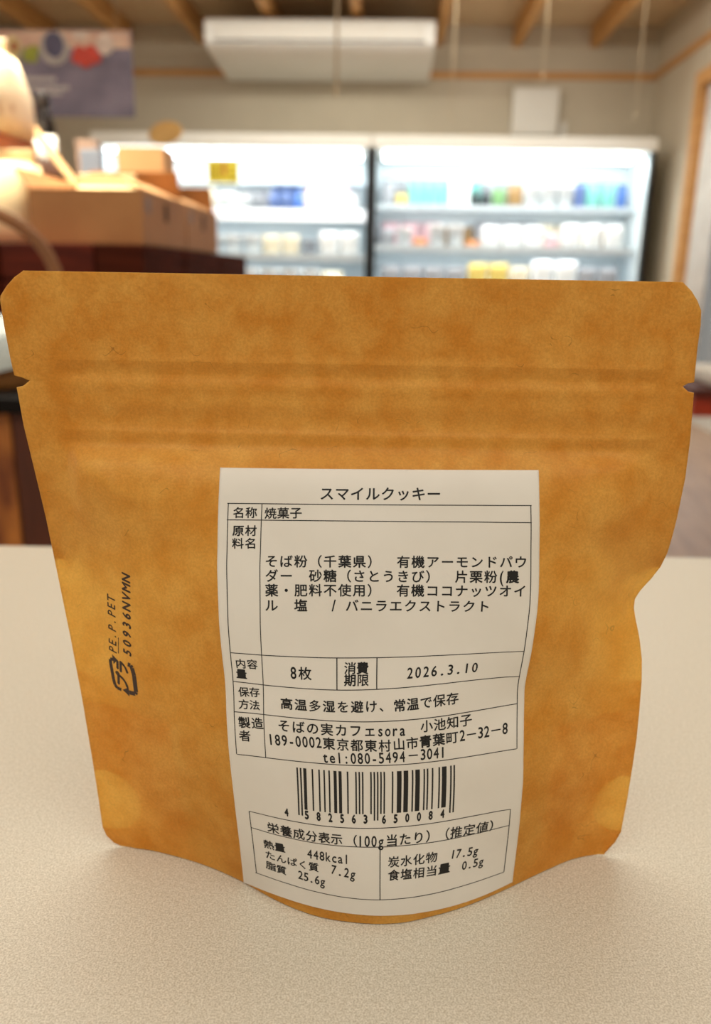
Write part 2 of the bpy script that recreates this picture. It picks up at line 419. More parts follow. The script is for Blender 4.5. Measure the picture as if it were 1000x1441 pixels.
def carton(x0, x1, y0, y1, z0, h, label, marks):
    t = thing('open_carton', label, 'cardboard box', ((x0 + x1) / 2, (y0 + y1) / 2, z0), 0, 'open cartons on the crates')
    a, b = (x1 - x0) / 2, (y1 - y0) / 2
    bm = bmesh.new()
    bx(bm, -a, a, -b, -b + .004, 0, h); bx(bm, -a, a, b - .004, b, 0, h)
    bx(bm, -a, -a + .004, -b + .004, b - .004, 0, h); bx(bm, a - .004, a, -b + .004, b - .004, 0, h)
    bx(bm, -a + .004, a - .004, -b + .004, b - .004, 0, .004)
    finish('tray', bm, M_KRAFTB, t)
    R = lambda ax, ang: Matrix.Rotation(math.radians(ang), 4, ax)
    box('side_flap', (0, .003, -b + .004, b - .004, 0, .075), M_FLAP, t, M=Matrix.Translation((a - .003, 0, h + .001)) @ R('Y', -66))
    box('side_flap', (-.003, 0, -b + .004, b - .004, 0, .05), M_KRAFTB, t, M=Matrix.Translation((-a + .003, 0, h + .001)) @ R('Y', -35))
    box('end_flap', (-a + .01, a - .01, 0, .003, 0, .075), M_KRAFTB, t, M=Matrix.Translation((0, b - .004, h + .001)) @ R('X', 20))
    if marks:
        bm = bmesh.new(); bx(bm, a - .0005, a + .0006, -.015, .015, h * .5, h * .86); finish('hand_hole', bm, M_BLACK, t)
        bm = bmesh.new(); bx(bm, a - .0005, a + .0006, -b + .03, -b + .06, h * .6, h * .88); finish('printed_mark', bm, M_TAPE, t)
    return t
carton(-.765, -.524, 1.80, 2.18, .986, .109, 'open tan carton, the front one of two on the crates', True)
carton(-.765, -.524, 2.19, 2.57, .986, .109, 'open tan carton behind the front carton, flaps up', True)

# goods standing in and around the cartons
def sack(name, label, cat, w, d, h, m, loc, rz=0.0, grp=None):
    bm = bmesh.new(); n = 14; prof = [(1, 0), (1.04, .25), (1.02, .55), (.96, .8), (.9, 1.0)]
    rings = []
    for s, t in prof:
        rings.append([bm.verts.new((s * w / 2 * math.copysign(abs(math.cos(a)) ** .5, math.cos(a)), s * d / 2 * (1 - .55 * max(0, t - .55)) * math.copysign(abs(math.sin(a)) ** .5, math.sin(a)), t * h)) for a in [2 * PI * i / n for i in range(n)]])
    for a, b in zip(rings, rings[1:]):
        for i in range(n): bm.faces.new((a[i], a[(i + 1) % n], b[(i + 1) % n], b[i]))
    bm.faces.new(rings[0][::-1]); bm.faces.new(rings[-1])
    root = thing(name, label, cat, loc, rz, grp)
    finish('bag', bm, m, root, True)
    bm = bmesh.new(); bx(bm, -w * .46, w * .46, -.006, .006, h - .004, h + .03, .003)
    finish('folded_top', bm, m, root)
    return root
sack('paper_sack', 'large cream paper sack beside the front carton, under the orange shelf', 'paper sack', .25, .20, .17, M_CREAM, (-.915, 1.935, .986))
M_SPECK = mat('speckled_cream_wrap', (244, 222, 188), .6, (206, 160, 108), 26, lo=.30, hi=.46)
sack('bread_bag', 'tall speckled cream bag standing on the orange shelf', 'bread bag', .26, .30, .165, M_SPECK, (-.995, 2.02, 1.231))
sack('bread_bag', 'speckled cream bag farther left on the orange shelf, cut by the frame', 'bread bag', .22, .28, .15, M_SPECK, (-1.275, 2.00, 1.231))
rs = thing('riser_shelf', 'small orange wooden riser shelf over the cream sack', 'shelf', (-1.2, 2.08, .986))
box('board', (-.30, .305, -.32, .105, .205, .243), M_ORANGE, rs, .003)
for x in (-.28, .27): box('upright', (x, x + .02, .06, .095, 0, .204), M_ORANGE, rs, .002)
for x in (-.28, .27): box('upright', (x, x + .02, -.31, -.275, 0, .204), M_ORANGE, rs, .002)

bt = thing('dressing_bottle', 'black bottle with a white label behind the cartons', 'bottle', (-.925, 2.32, 1.166))
bm = bmesh.new(); lathe(bm, [(.026, 0), (.0285, .004), (.0285, .105), (.0265, .135), (.018, .160), (.017, .176)], 20)
finish('glass_body', bm, mat('black_glass', (22, 16, 14), .15), bt, True)
bm = bmesh.new(); lathe(bm, [(.0292, .006), (.0292, .103)], 20)
finish('paper_label', bm, mat('white_label_paper', (240, 238, 230), .6), bt, True)
bm = bmesh.new(); lathe(bm, [(.0185, .170), (.0195, .172), (.0195, .203), (.017, .208)], 16)
finish('cap', bm, mat('black_cap', (24, 14, 14), .4), bt, True)
o = box('small_packet', (-.03, .03, -.02, .02, 0, .095), mat('blue_grey_packet', (140, 150, 166), .5), None, .006)
o.location = (-.865, 2.50, 1.166); tag(o, 'small blue-grey packet just right of the black bottle', 'packet')
o = box('small_packet', (-.03, .03, -.03, .03, 0, .13), mat('pinkish_packet', (190, 160, 140), .5), None, .006)
o.location = (-.90, 2.58, 1.166); tag(o, 'small dusky pink packet behind the black bottle', 'packet')
o = box('tan_box', (-.064, .064, -.06, .06, 0, .262), M_FLAP, None, .003)
o.location = (-.686, 2.42, .9905); tag(o, 'tan cardboard box sticking up out of the rear carton', 'box')
o = sack('paper_sack', 'pale paper bag poking out of the front carton', 'paper bag', .15, .11, .13, M_CREAM, (-.68, 2.06, .9905))
os_ = thing('oval_sign', 'small tan oval sign on a thin rod against the cooler top', 'sign', (-.883, 3.4, .757))
bm = bmesh.new(); n = 32
ring = [[bm.verts.new((.066 * math.cos(2 * PI * i / n), y, .040 * math.sin(2 * PI * i / n))) for i in range(n)] for y in (-.004, .004)]
for i in range(n): bm.faces.new((ring[0][i], ring[0][(i + 1) % n], ring[1][(i + 1) % n], ring[1][i]))
bm.faces.new(ring[0]); bm.faces.new(ring[1][::-1])
bmesh.ops.transform(bm, matrix=Matrix.Translation((0, 0, .685)) @ Matrix.Rotation(math.radians(-14), 4, 'Y'), verts=bm.verts)
finish('oval_board', bm, mat('oval_tan', (238, 192, 116), .6, (226, 176, 100), 12), os_)
bm = bmesh.new(); tube(bm, [(0, .006, 0), (0, .006, .66)], .0016, 6); lathe(bm, [(.025, 0), (.025, .004), (.003, .006)], 16, (0, .006, 0)); finish('rod', bm, M_GREYW, os_)

# basket with a bent handle near the stall front
bk = thing('handled_basket', 'shallow basket with a tall bent wooden handle and pale blue lining', 'basket', (-.66, 1.27, .757))
bm = bmesh.new(); n = 40
def oval(a, b, z, cnt=40): return [(a * math.cos(2 * PI * i / cnt), b * math.sin(2 * PI * i / cnt), z) for i in range(cnt)]
rings = [[bm.verts.new(p) for p in oval(.135 + .02 * t, .085 + .012 * t, .075 * t)] for t in (0, .2, .4, .6, .8, 1)]
rings += [[bm.verts.new(p) for p in oval(.146, .088, .075)], [bm.verts.new(p) for p in oval(.128, .078, .008)]]
for a, b in zip(rings, rings[1:]):
    for i in range(n): bm.faces.new((a[i], a[(i + 1) % n], b[(i + 1) % n], b[i]))
bm.faces.new(rings[0][::-1]); bm.faces.new(rings[-1])
finish('woven_body', bm, mat('basket_weave', (176, 120, 62), .6, (140, 90, 44), 60, (1, 1, 3)), bk, True)
bm = bmesh.new(); rings = []
for k, (s, z) in enumerate([(.93, .02), (.95, .06), (1.0, .085), (1.06, .075), (1.10, .05), (1.09, .03)]):
    rings.append([bm.verts.new((x * s, y * s, z + .006 * math.sin(i * 1.3))) for i, (x, y, _) in enumerate(oval(.146, .092, 0))])
for a, b in zip(rings, rings[1:]):
    for i in range(n): bm.faces.new((a[i], a[(i + 1) % n], b[(i + 1) % n], b[i]))
c = [bm.verts.new((x * .5, y * .5, .105)) for (x, y, _) in oval(.146, .092, 0)]
for i in range(n): bm.faces.new((rings[0][(i + 1) % n], rings[0][i], c[i], c[(i + 1) % n]))
bm.faces.new(c)
finish('lining', bm, mat('pale_lining', (208, 214, 208), .7, (176, 186, 186), 14), bk, True, recalc=True)
bm = bmesh.new()
tube(bm, [(.150 * math.cos(a) * (1 + .35 * math.sin(a)), 0, .05 + .215 * math.sin(a) ** .8) for a in [PI * i / 24 for i in range(25)]], .010, 10, .45, (0, 1, 0))
finish('bent_handle', bm, mat('handle_wood', (140, 88, 42), .6, (120, 74, 34), 8), bk, True)

# hanging fruit poster
ps = thing('hanging_poster', 'hanging fruit poster on a slate background above the stall', 'poster', (-1.21, 3.2, 1.462))
box('board', (-.27, .27, 0, .006, 0, .279), mat('slate_print', (140, 134, 152), .6, (112, 106, 124), 9), ps, .001)
def disc(bm, x, z, r, y, ry=None, th=.0012, n=24):
    a = [bm.verts.new((x + r * math.cos(2 * PI * i / n), y, z + (ry or r) * math.sin(2 * PI * i / n))) for i in range(n)]
    b = [bm.verts.new((v.co.x, y + th, v.co.z)) for v in a]
    bm.faces.new(a); bm.faces.new(b[::-1])
    for i in range(n): bm.faces.new((a[i], a[(i + 1) % n], b[(i + 1) % n], b[i]))
bm = bmesh.new()
disc(bm, -.10, .277 - .045, .02, -.0012); bx(bm, -.268, .268, -.0011, -.0002, .222, .277)
finish('printed_top_band', bm, mat('print_peach', (224, 196, 172), .6, (200, 160, 140), 12), ps)
for nm, c, L in [('printed_avocado', (226, 214, 150), [(-.155, .222, .032, .036)]), ('printed_avocado_stone', (190, 106, 66), [(-.150, .226, .014, .016)]),
                 ('printed_grapes', (164, 172, 62), [(-.098, .208, .018, .018), (-.078, .214, .017, .017), (-.085, .190, .017, .017), (-.108, .190, .014, .014)]),
                 ('printed_bowl', (196, 190, 184), [(-.006, .222, .052, .055)]), ('printed_blueberries', (92, 90, 116), [(-.006, .232, .036, .042)]),
                 ('printed_strawberries', (214, 74, 56), [(.085, .205, .024, .026), (.125, .212, .022, .022), (.105, .183, .026, .024), (.140, .192, .022, .02), (.07, .19, .016, .018)]),
                 ('printed_saucer', (230, 214, 200), [(.09, .262, .03, .013), (.178, .235, .03, .035)])]:
    bm = bmesh.new()
    for i, (x, z, r, rz_) in enumerate(L): disc(bm, x, z, r, {'printed_avocado': -.0024, 'printed_bowl': -.0024}.get(nm, -.0036) - .0004 * i, rz_, .0003)
    finish(nm, bm, mat(nm + '_ink', c, .6, tuple(v * .86 for v in c), 40), ps)
bm = bmesh.new()
for (x0, x1, z, h) in [(-.175, -.012, .115, .014), (-.125, .035, .088, .013), (-.085, .010, .070, .012)]:
    x = x0
    while x < x1:
        w = random.uniform(.006, .012); bx(bm, x, min(x + w, x1), -.0014, -.0002, z, z + h); x += w + .004
finish('printed_lettering', bm, mat('print_white', (226, 220, 214), .6), ps)
for s in (-.22, .22):
    bm = bmesh.new(); tube(bm, [(s, .003, .278), (s, .003, 1.335)], .0008, 6)
    finish('hanging_wire', bm, M_CORD, ps)

# low red-brown bench on the right with a white cloth
bn = thing('low_bench', 'low red-brown wooden bench beyond the counter at the right edge', 'bench', (1.35, 2.62, 0))
M_RED = mat('red_brown_wood', (176, 58, 28), .35, (140, 40, 22), 5, (1, 8, 8))
box('seat_board', (-.395, .42, -.02, .38, .582, .607), mat('shaded_red_board', (84, 30, 20), .5), bn, .006)  # shadow band along the bench top put into the board's colour
box('apron', (-.385, .41, 0, .36, .515, .581), M_RED, bn, .004)
for x in (.02, .35):
    for y in (.02, .29): box('leg', (x, x + .045, y, y + .045, 0, .514), M_RED, bn, .004)
o = box('folded_cloth', (-.36, .36, 0, .28, 0, .048), mat('white_folded_cloth', (224, 218, 206), .8), None, .014)
o.location = (1.38, 2.63, .608); tag(o, 'white folded cloth lying on the low red-brown bench', 'cloth')

# tan board leaning from the riser down towards the front carton
p0, p1 = Vector((-.93, 2.205, 1.30)), Vector((-.775, 2.19, 1.10))
o = box('leaning_board', (-.024, .024, -.003, .003, 0, (p1 - p0).length), mat('pale_tan_board', (214, 172, 120), .7), None, .001)
o.matrix_world = Matrix.Translation(p1) @ (p0 - p1).to_track_quat('Z', 'Y').to_matrix().to_4x4()
tag(o, 'narrow tan board leaning diagonally behind the front carton', 'board')

# ------------------------------------------------------------------ the counter in front
Rz = Matrix.Rotation(YAW, 4, 'Z')
ct = thing('counter', 'cream speckled laminate counter the pouch stands on', 'counter', (0, 0, 0), YAW)
m_top, nt, b = newmat('cream_laminate')
b.inputs['Roughness'].default_value = .42
tc = node(nt, 'ShaderNodeTexCoord')
n1 = node(nt, 'ShaderNodeTexNoise', Scale=2600.0, Detail=2.0); n2 = node(nt, 'ShaderNodeTexNoise', Scale=900.0, Detail=2.0)
n3 = node(nt, 'ShaderNodeTexVoronoi', Scale=900.0)
for n_ in (n1, n2, n3): nt.links.new(tc.outputs['Object'], n_.inputs['Vector'])
c1 = node(nt, 'ShaderNodeValToRGB'); c1.color_ramp.elements[0].position = .34; c1.color_ramp.elements[1].position = .62
c1.color_ramp.elements[0].color = lin((184, 173, 154)); c1.color_ramp.elements[1].color = lin((216, 208, 192))
nt.links.new(n1.outputs['Fac'], c1.inputs[0])
c2 = node(nt, 'ShaderNodeValToRGB'); c2.color_ramp.elements[0].position = .4; c2.color_ramp.elements[1].position = .6
c2.color_ramp.elements[0].color = (.93, .925, .91, 1); c2.color_ramp.elements[1].color = (1, 1, 1, 1)
nt.links.new(n2.outputs['Fac'], c2.inputs[0])
c3 = node(nt, 'ShaderNodeValToRGB'); c3.color_ramp.elements[0].position = .05; c3.color_ramp.elements[1].position = .13
c3.color_ramp.elements[0].color = (.80, .77, .70, 1); c3.color_ramp.elements[1].color = (1, 1, 1, 1)
nt.links.new(n3.outputs['Distance'], c3.inputs[0])
mx = node(nt, 'ShaderNodeMix', data_type='RGBA', blend_type='MULTIPLY'); mx.inputs[0].default_value = 1
nt.links.new(c1.outputs[0], mx.inputs[6]); nt.links.new(c2.outputs[0], mx.inputs[7])
mx2 = node(nt, 'ShaderNodeMix', data_type='RGBA', blend_type='MULTIPLY'); mx2.inputs[0].default_value = 1
nt.links.new(mx.outputs[2], mx2.inputs[6]); nt.links.new(c3.outputs[0], mx2.inputs[7])
nt.links.new(mx2.outputs[2], b.inputs['Base Color'])
box('counter_top', (-.9, .9, -.35, .393, TABLE_Z - .035, TABLE_Z), m_top, ct, .003)
box('counter_body', (-.86, .86, -.30, .36, 0, TABLE_Z - .036), M_WHITE, ct, .004)

# ------------------------------------------------------------------ the kraft pouch (dimensions in millimetres)
Z_KNOTS = np.array([0.0, 10.0, 23.0, 37.5, 47.0, 60.0, 75.0, 88.0, 95.0, 99.0, 103.0, 112.0, 122.0, 135.0], float)
BULGE = np.array([[0.0, 0.0, 0.1, 0.5, 1.4, 3.2, 5.4, 8.2, 11.7, 15.8, 19.2, 21.6, 22.8, 23.3, 22.8, 21.0, 18.7, 15.7, 12.2, 8.5, 4.9, 1.7, 0.1, 0.0, 0.0], [0.0, 0.0, 0.2, 1.0, 2.6, 4.8, 7.2, 10.0, 14.1, 17.3, 19.6, 21.7, 23.0, 23.4, 22.5, 20.7, 18.1, 15.6, 12.7, 9.2, 5.8, 2.8, 0.7, 0.0, 0.0], [0.0, 0.0, 0.3, 1.8, 4.2, 6.7, 9.5, 12.5, 16.0, 18.4, 20.2, 21.6, 22.3, 22.3, 21.1, 19.5, 17.7, 16.0, 13.7, 10.5, 7.1, 3.8, 1.1, 0.1, 0.0], [0.0, 0.0, 0.4, 2.3, 5.1, 8.0, 11.2, 14.4, 17.0, 18.6, 19.6, 20.2, 20.6, 20.6, 19.8, 18.4, 16.9, 15.1, 12.8, 9.8, 6.6, 3.6, 1.3, 0.2, 0.0], [0.0, 0.0, 0.5, 2.6, 5.5, 8.3, 11.1, 13.9, 16.2, 17.6, 18.4, 18.8, 19.0, 19.0, 18.4, 17.1, 14.9, 12.8, 10.8, 8.4, 5.9, 3.4, 1.3, 0.2, 0.0], [0.0, 0.0, 0.8, 3.2, 6.1, 8.6, 11.1, 13.3, 15.0, 15.9, 16.2, 16.4, 16.3, 16.2, 15.8, 14.8, 13.7, 12.7, 11.4, 9.4, 6.9, 4.2, 1.5, 0.2, 0.0], [0.0, 0.0, 1.4, 3.9, 6.4, 8.5, 10.4, 11.9, 12.9, 13.3, 13.5, 13.5, 13.5, 13.3, 12.9, 12.5, 11.9, 11.1, 10.0, 8.5, 6.6, 4.4, 1.9, 0.4, 0.0], [0.0, 0.4, 1.9, 4.3, 6.1, 7.4, 8.5, 9.2, 9.5, 9.6, 9.6, 9.6, 9.5, 9.4, 9.2, 9.0, 8.7, 8.4, 7.8, 7.0, 5.7, 4.1, 2.0, 0.6, 0.0], [0.0, 0.4, 1.9, 4.1, 5.0, 5.8, 6.4, 6.8, 7.0, 7.0, 7.0, 6.9, 6.8, 6.7, 6.6, 6.5, 6.3, 5.9, 5.4, 4.9, 4.0, 2.8, 1.4, 0.4, 0.0], [0.0, 0.3, 1.2, 2.3, 3.1, 3.3, 3.5, 3.7, 3.8, 3.8, 3.8, 3.8, 3.8, 3.8, 3.8, 3.7, 3.6, 3.4, 3.1, 2.7, 2.1, 1.5, 0.7, 0.2, 0.0], [0.0, 0.2, 0.7, 1.3, 1.6, 1.8, 2.0, 2.1, 2.2, 2.2, 2.2, 2.1, 2.1, 2.1, 2.1, 2.0, 2.0, 1.9, 1.7, 1.5, 1.3, 1.0, 0.5, 0.1, 0.0], [0.0, 0.1, 0.4, 0.7, 1.0, 1.2, 1.3, 1.3, 1.3, 1.3, 1.3, 1.2, 1.2, 1.2, 1.2, 1.2, 1.3, 1.2, 1.2, 1.1, 0.9, 0.6, 0.3, 0.1, 0.0], [0.0, 0.1, 0.2, 0.3, 0.4, 0.4, 0.4, 0.5, 0.5, 0.5, 0.5, 0.5, 0.5, 0.5, 0.5, 0.5, 0.5, 0.5, 0.5, 0.4, 0.4, 0.3, 0.2, 0.1, 0.0], [0.0, 0.0, 0.0, 0.1, 0.1, 0.1, 0.1, 0.1, 0.2, 0.2, 0.2, 0.2, 0.2, 0.2, 0.2, 0.2, 0.2, 0.1, 0.1, 0.1, 0.1, 0.1, 0.0, 0.0, 0.0]])
EDGE_LEFT = [(-66.42, 134.02), (-68.22, 132.81), (-69.96, 131.06), (-71.28, 129.26), (-71.48, 128.43), (-71.37, 126.23), (-71.1, 122.19), (-70.62, 117.04), (-70.16, 113.48), (-68.69, 113.12), (-67.11, 112.49), (-68.57, 111.38), (-69.92, 111.06), (-69.29, 103.25), (-66.42, 83.22), (-64.96, 69.89), (-63.36, 54.93), (-61.97, 39.8), (-60.84, 23.94), (-60.2, 14.26), (-59.72, 5.3), (-58.94, 2.89), (-57.35, 0.99), (-55.01, -0.3)]
EDGE_RIGHT = [(63.62, 134.17), (65.67, 132.45), (67.12, 130.57), (68.11, 128.69), (68.39, 125.83), (68.34, 121.49), (68.58, 114.49), (67.34, 114.25), (66.37, 113.58), (67.64, 112.59), (68.8, 112.37), (69.3, 102.7), (69.35, 94.32), (68.79, 85.69), (67.97, 77.62), (67.2, 73.84), (65.87, 70.66), (64.04, 67.61), (63.02, 65.57), (62.86, 63.53), (63.33, 60.8), (64.12, 57.36), (65.12, 52.12), (65.65, 46.8), (65.99, 39.55), (66.18, 32.14), (66.09, 25.52), (65.82, 15.83), (65.31, 6.45), (64.24, 3.6), (61.99, 0.28)]
LABEL_W, LABEL_H = 63.0, 96.68
LABEL_XZ = np.array([[[-27.51,96.48],[-22.9,96.5],[-18.3,96.52],[-13.7,96.54],[-9.11,96.56],[-4.51,96.58],[0.09,96.6],[4.7,96.63],[9.31,96.66],[13.92,96.69],[18.54,96.72],[23.17,96.75],[27.83,96.76],[32.5,96.76],[37.2,96.76]],[[-27.48,92.92],[-22.87,92.97],[-18.28,93.0],[-13.69,93.03],[-9.11,93.05],[-4.52,93.06],[0.07,93.08],[4.67,93.1],[9.28,93.13],[13.89,93.15],[18.51,93.18],[23.14,93.2],[27.8,93.2],[32.48,93.18],[37.21,93.15]],[[-27.6,89.08],[-22.96,89.16],[-18.35,89.21],[-13.75,89.24],[-9.14,89.27],[-4.53,89.3],[0.07,89.32],[4.69,89.34],[9.31,89.35],[13.94,89.36],[18.57,89.38],[23.22,89.38],[27.9,89.36],[32.6,89.32],[37.35,89.25]],[[-27.69,85.2],[-23.03,85.32],[-18.39,85.39],[-13.77,85.43],[-9.15,85.47],[-4.53,85.5],[0.09,85.52],[4.71,85.52],[9.35,85.51],[13.99,85.49],[18.65,85.48],[23.32,85.44],[28.02,85.38],[32.76,85.28],[37.56,85.13]],[[-27.75,81.33],[-23.06,81.48],[-18.4,81.56],[-13.77,81.6],[-9.14,81.64],[-4.52,81.67],[0.11,81.69],[4.74,81.68],[9.38,81.65],[14.04,81.63],[18.71,81.6],[23.4,81.54],[28.12,81.45],[32.9,81.31],[37.76,81.11]],[[-27.82,77.33],[-23.08,77.55],[-18.42,77.66],[-13.77,77.72],[-9.13,77.77],[-4.5,77.81],[0.13,77.83],[4.77,77.82],[9.42,77.78],[14.08,77.74],[18.77,77.68],[23.48,77.59],[28.24,77.46],[33.06,77.27],[37.99,77.0]],[[-27.72,73.14],[-22.96,73.46],[-18.29,73.64],[-13.65,73.75],[-9.02,73.84],[-4.39,73.9],[0.23,73.93],[4.86,73.92],[9.5,73.87],[14.16,73.8],[18.84,73.7],[23.57,73.55],[28.34,73.37],[33.18,73.11],[38.14,72.75]],[[-27.61,69.02],[-22.84,69.42],[-18.17,69.63],[-13.54,69.76],[-8.93,69.86],[-4.32,69.93],[0.28,69.96],[4.89,69.97],[9.51,69.94],[14.15,69.85],[18.83,69.71],[23.56,69.54],[28.32,69.35],[33.15,69.09],[38.12,68.68]],[[-27.49,65.22],[-22.72,65.58],[-18.07,65.74],[-13.47,65.84],[-8.89,65.9],[-4.32,65.95],[0.25,65.97],[4.82,66.0],[9.41,66.0],[14.02,65.93],[18.68,65.79],[23.39,65.63],[28.12,65.51],[32.94,65.32],[37.89,64.96]],[[-27.24,61.57],[-22.49,61.84],[-17.86,61.92],[-13.29,61.94],[-8.76,61.95],[-4.24,61.96],[0.28,61.98],[4.8,62.04],[9.33,62.08],[13.9,62.05],[18.53,61.93],[23.21,61.82],[27.92,61.77],[32.71,61.67],[37.65,61.4]],[[-26.92,57.85],[-22.18,58.05],[-17.6,58.05],[-13.09,58.0],[-8.62,57.96],[-4.17,57.94],[0.26,57.97],[4.7,58.08],[9.16,58.2],[13.67,58.26],[18.25,58.22],[22.91,58.15],[27.62,58.14],[32.42,58.06],[37.35,57.76]],[[-26.54,54.06],[-21.87,54.21],[-17.34,54.14],[-12.89,54.02],[-8.49,53.93],[-4.11,53.89],[0.26,53.95],[4.63,54.14],[9.02,54.36],[13.46,54.53],[17.99,54.61],[22.62,54.57],[27.33,54.54],[32.11,54.44],[37.01,54.04]],[[-26.34,50.03],[-21.71,50.32],[-17.2,50.31],[-12.77,50.21],[-8.38,50.09],[-4.01,50.02],[0.35,50.05],[4.7,50.22],[9.05,50.4],[13.45,50.56],[17.92,50.65],[22.51,50.54],[27.19,50.47],[31.93,50.44],[36.79,50.28]],[[-26.29,45.93],[-21.63,46.38],[-17.11,46.48],[-12.66,46.4],[-8.25,46.28],[-3.88,46.17],[0.48,46.16],[4.82,46.27],[9.17,46.38],[13.55,46.46],[18.01,46.49],[22.61,46.36],[27.31,46.31],[32.09,46.37],[36.96,46.43]],[[-26.11,41.88],[-21.44,42.34],[-16.91,42.45],[-12.45,42.4],[-8.05,42.29],[-3.68,42.21],[0.67,42.2],[5.0,42.3],[9.35,42.36],[13.73,42.38],[18.19,42.37],[22.75,42.3],[27.4,42.29],[32.15,42.32],[37.04,42.26]],[[-25.89,37.84],[-21.18,38.27],[-16.62,38.36],[-12.16,38.32],[-7.75,38.24],[-3.39,38.2],[0.94,38.23],[5.26,38.33],[9.59,38.34],[13.96,38.29],[18.4,38.24],[22.92,38.28],[27.52,38.31],[32.24,38.25],[37.15,37.98]],[[-25.62,33.86],[-20.88,34.26],[-16.31,34.33],[-11.83,34.29],[-7.43,34.23],[-3.08,34.21],[1.23,34.26],[5.53,34.35],[9.84,34.31],[14.21,34.22],[18.64,34.16],[23.12,34.23],[27.7,34.28],[32.41,34.17],[37.33,33.71]],[[-25.37,29.92],[-20.59,30.28],[-16.0,30.3],[-11.53,30.25],[-7.16,30.21],[-2.84,30.21],[1.43,30.26],[5.69,30.36],[9.98,30.27],[14.34,30.15],[18.78,30.09],[23.28,30.16],[27.88,30.23],[32.62,30.06],[37.55,29.37]],[[-25.14,26.01],[-20.33,26.29],[-15.73,26.27],[-11.27,26.21],[-6.9,26.2],[-2.62,26.21],[1.62,26.27],[5.84,26.35],[10.1,26.22],[14.43,26.07],[18.84,25.99],[23.33,26.02],[27.9,26.12],[32.6,25.97],[37.55,25.21]],[[-24.92,22.12],[-20.08,22.29],[-15.47,22.23],[-11.01,22.16],[-6.67,22.19],[-2.42,22.22],[1.78,22.28],[5.96,22.33],[10.19,22.14],[14.5,21.95],[18.9,21.83],[23.38,21.79],[27.93,21.93],[32.62,21.91],[37.57,21.35]],[[-24.7,18.23],[-19.83,18.29],[-15.23,18.15],[-10.79,18.06],[-6.48,18.16],[-2.26,18.23],[1.9,18.3],[6.04,18.33],[10.22,18.12],[14.48,17.88],[18.84,17.67],[23.34,17.49],[27.92,17.6],[32.65,17.74],[37.65,17.55]],[[-24.47,14.05],[-19.62,14.33],[-15.04,14.2],[-10.62,14.07],[-6.32,14.21],[-2.13,14.26],[2.0,14.31],[6.1,14.34],[10.24,14.17],[14.45,13.95],[18.78,13.71],[23.27,13.44],[27.87,13.45],[32.63,13.53],[37.65,13.3]],[[-24.32,9.65],[-19.45,10.31],[-14.87,10.29],[-10.45,10.19],[-6.16,10.31],[-2.0,10.3],[2.1,10.31],[6.17,10.32],[10.27,10.2],[14.43,10.02],[18.72,9.79],[23.19,9.51],[27.79,9.46],[32.57,9.44],[37.61,9.08]],[[-24.22,4.94],[-19.3,5.94],[-14.69,6.19],[-10.35,6.25],[-6.11,6.37],[-1.95,6.32],[2.17,6.28],[6.27,6.26],[10.39,6.15],[14.57,5.94],[18.84,5.68],[23.23,5.45],[27.71,5.39],[32.47,5.35],[37.53,5.13]],[[-24.16,-0.01],[-19.33,1.14],[-14.76,1.82],[-10.36,2.16],[-6.09,2.36],[-1.9,2.34],[2.24,2.29],[6.37,2.23],[10.51,2.1],[14.72,1.78],[19.03,1.41],[23.43,1.19],[27.95,1.08],[32.62,1.1],[37.45,1.31]]])
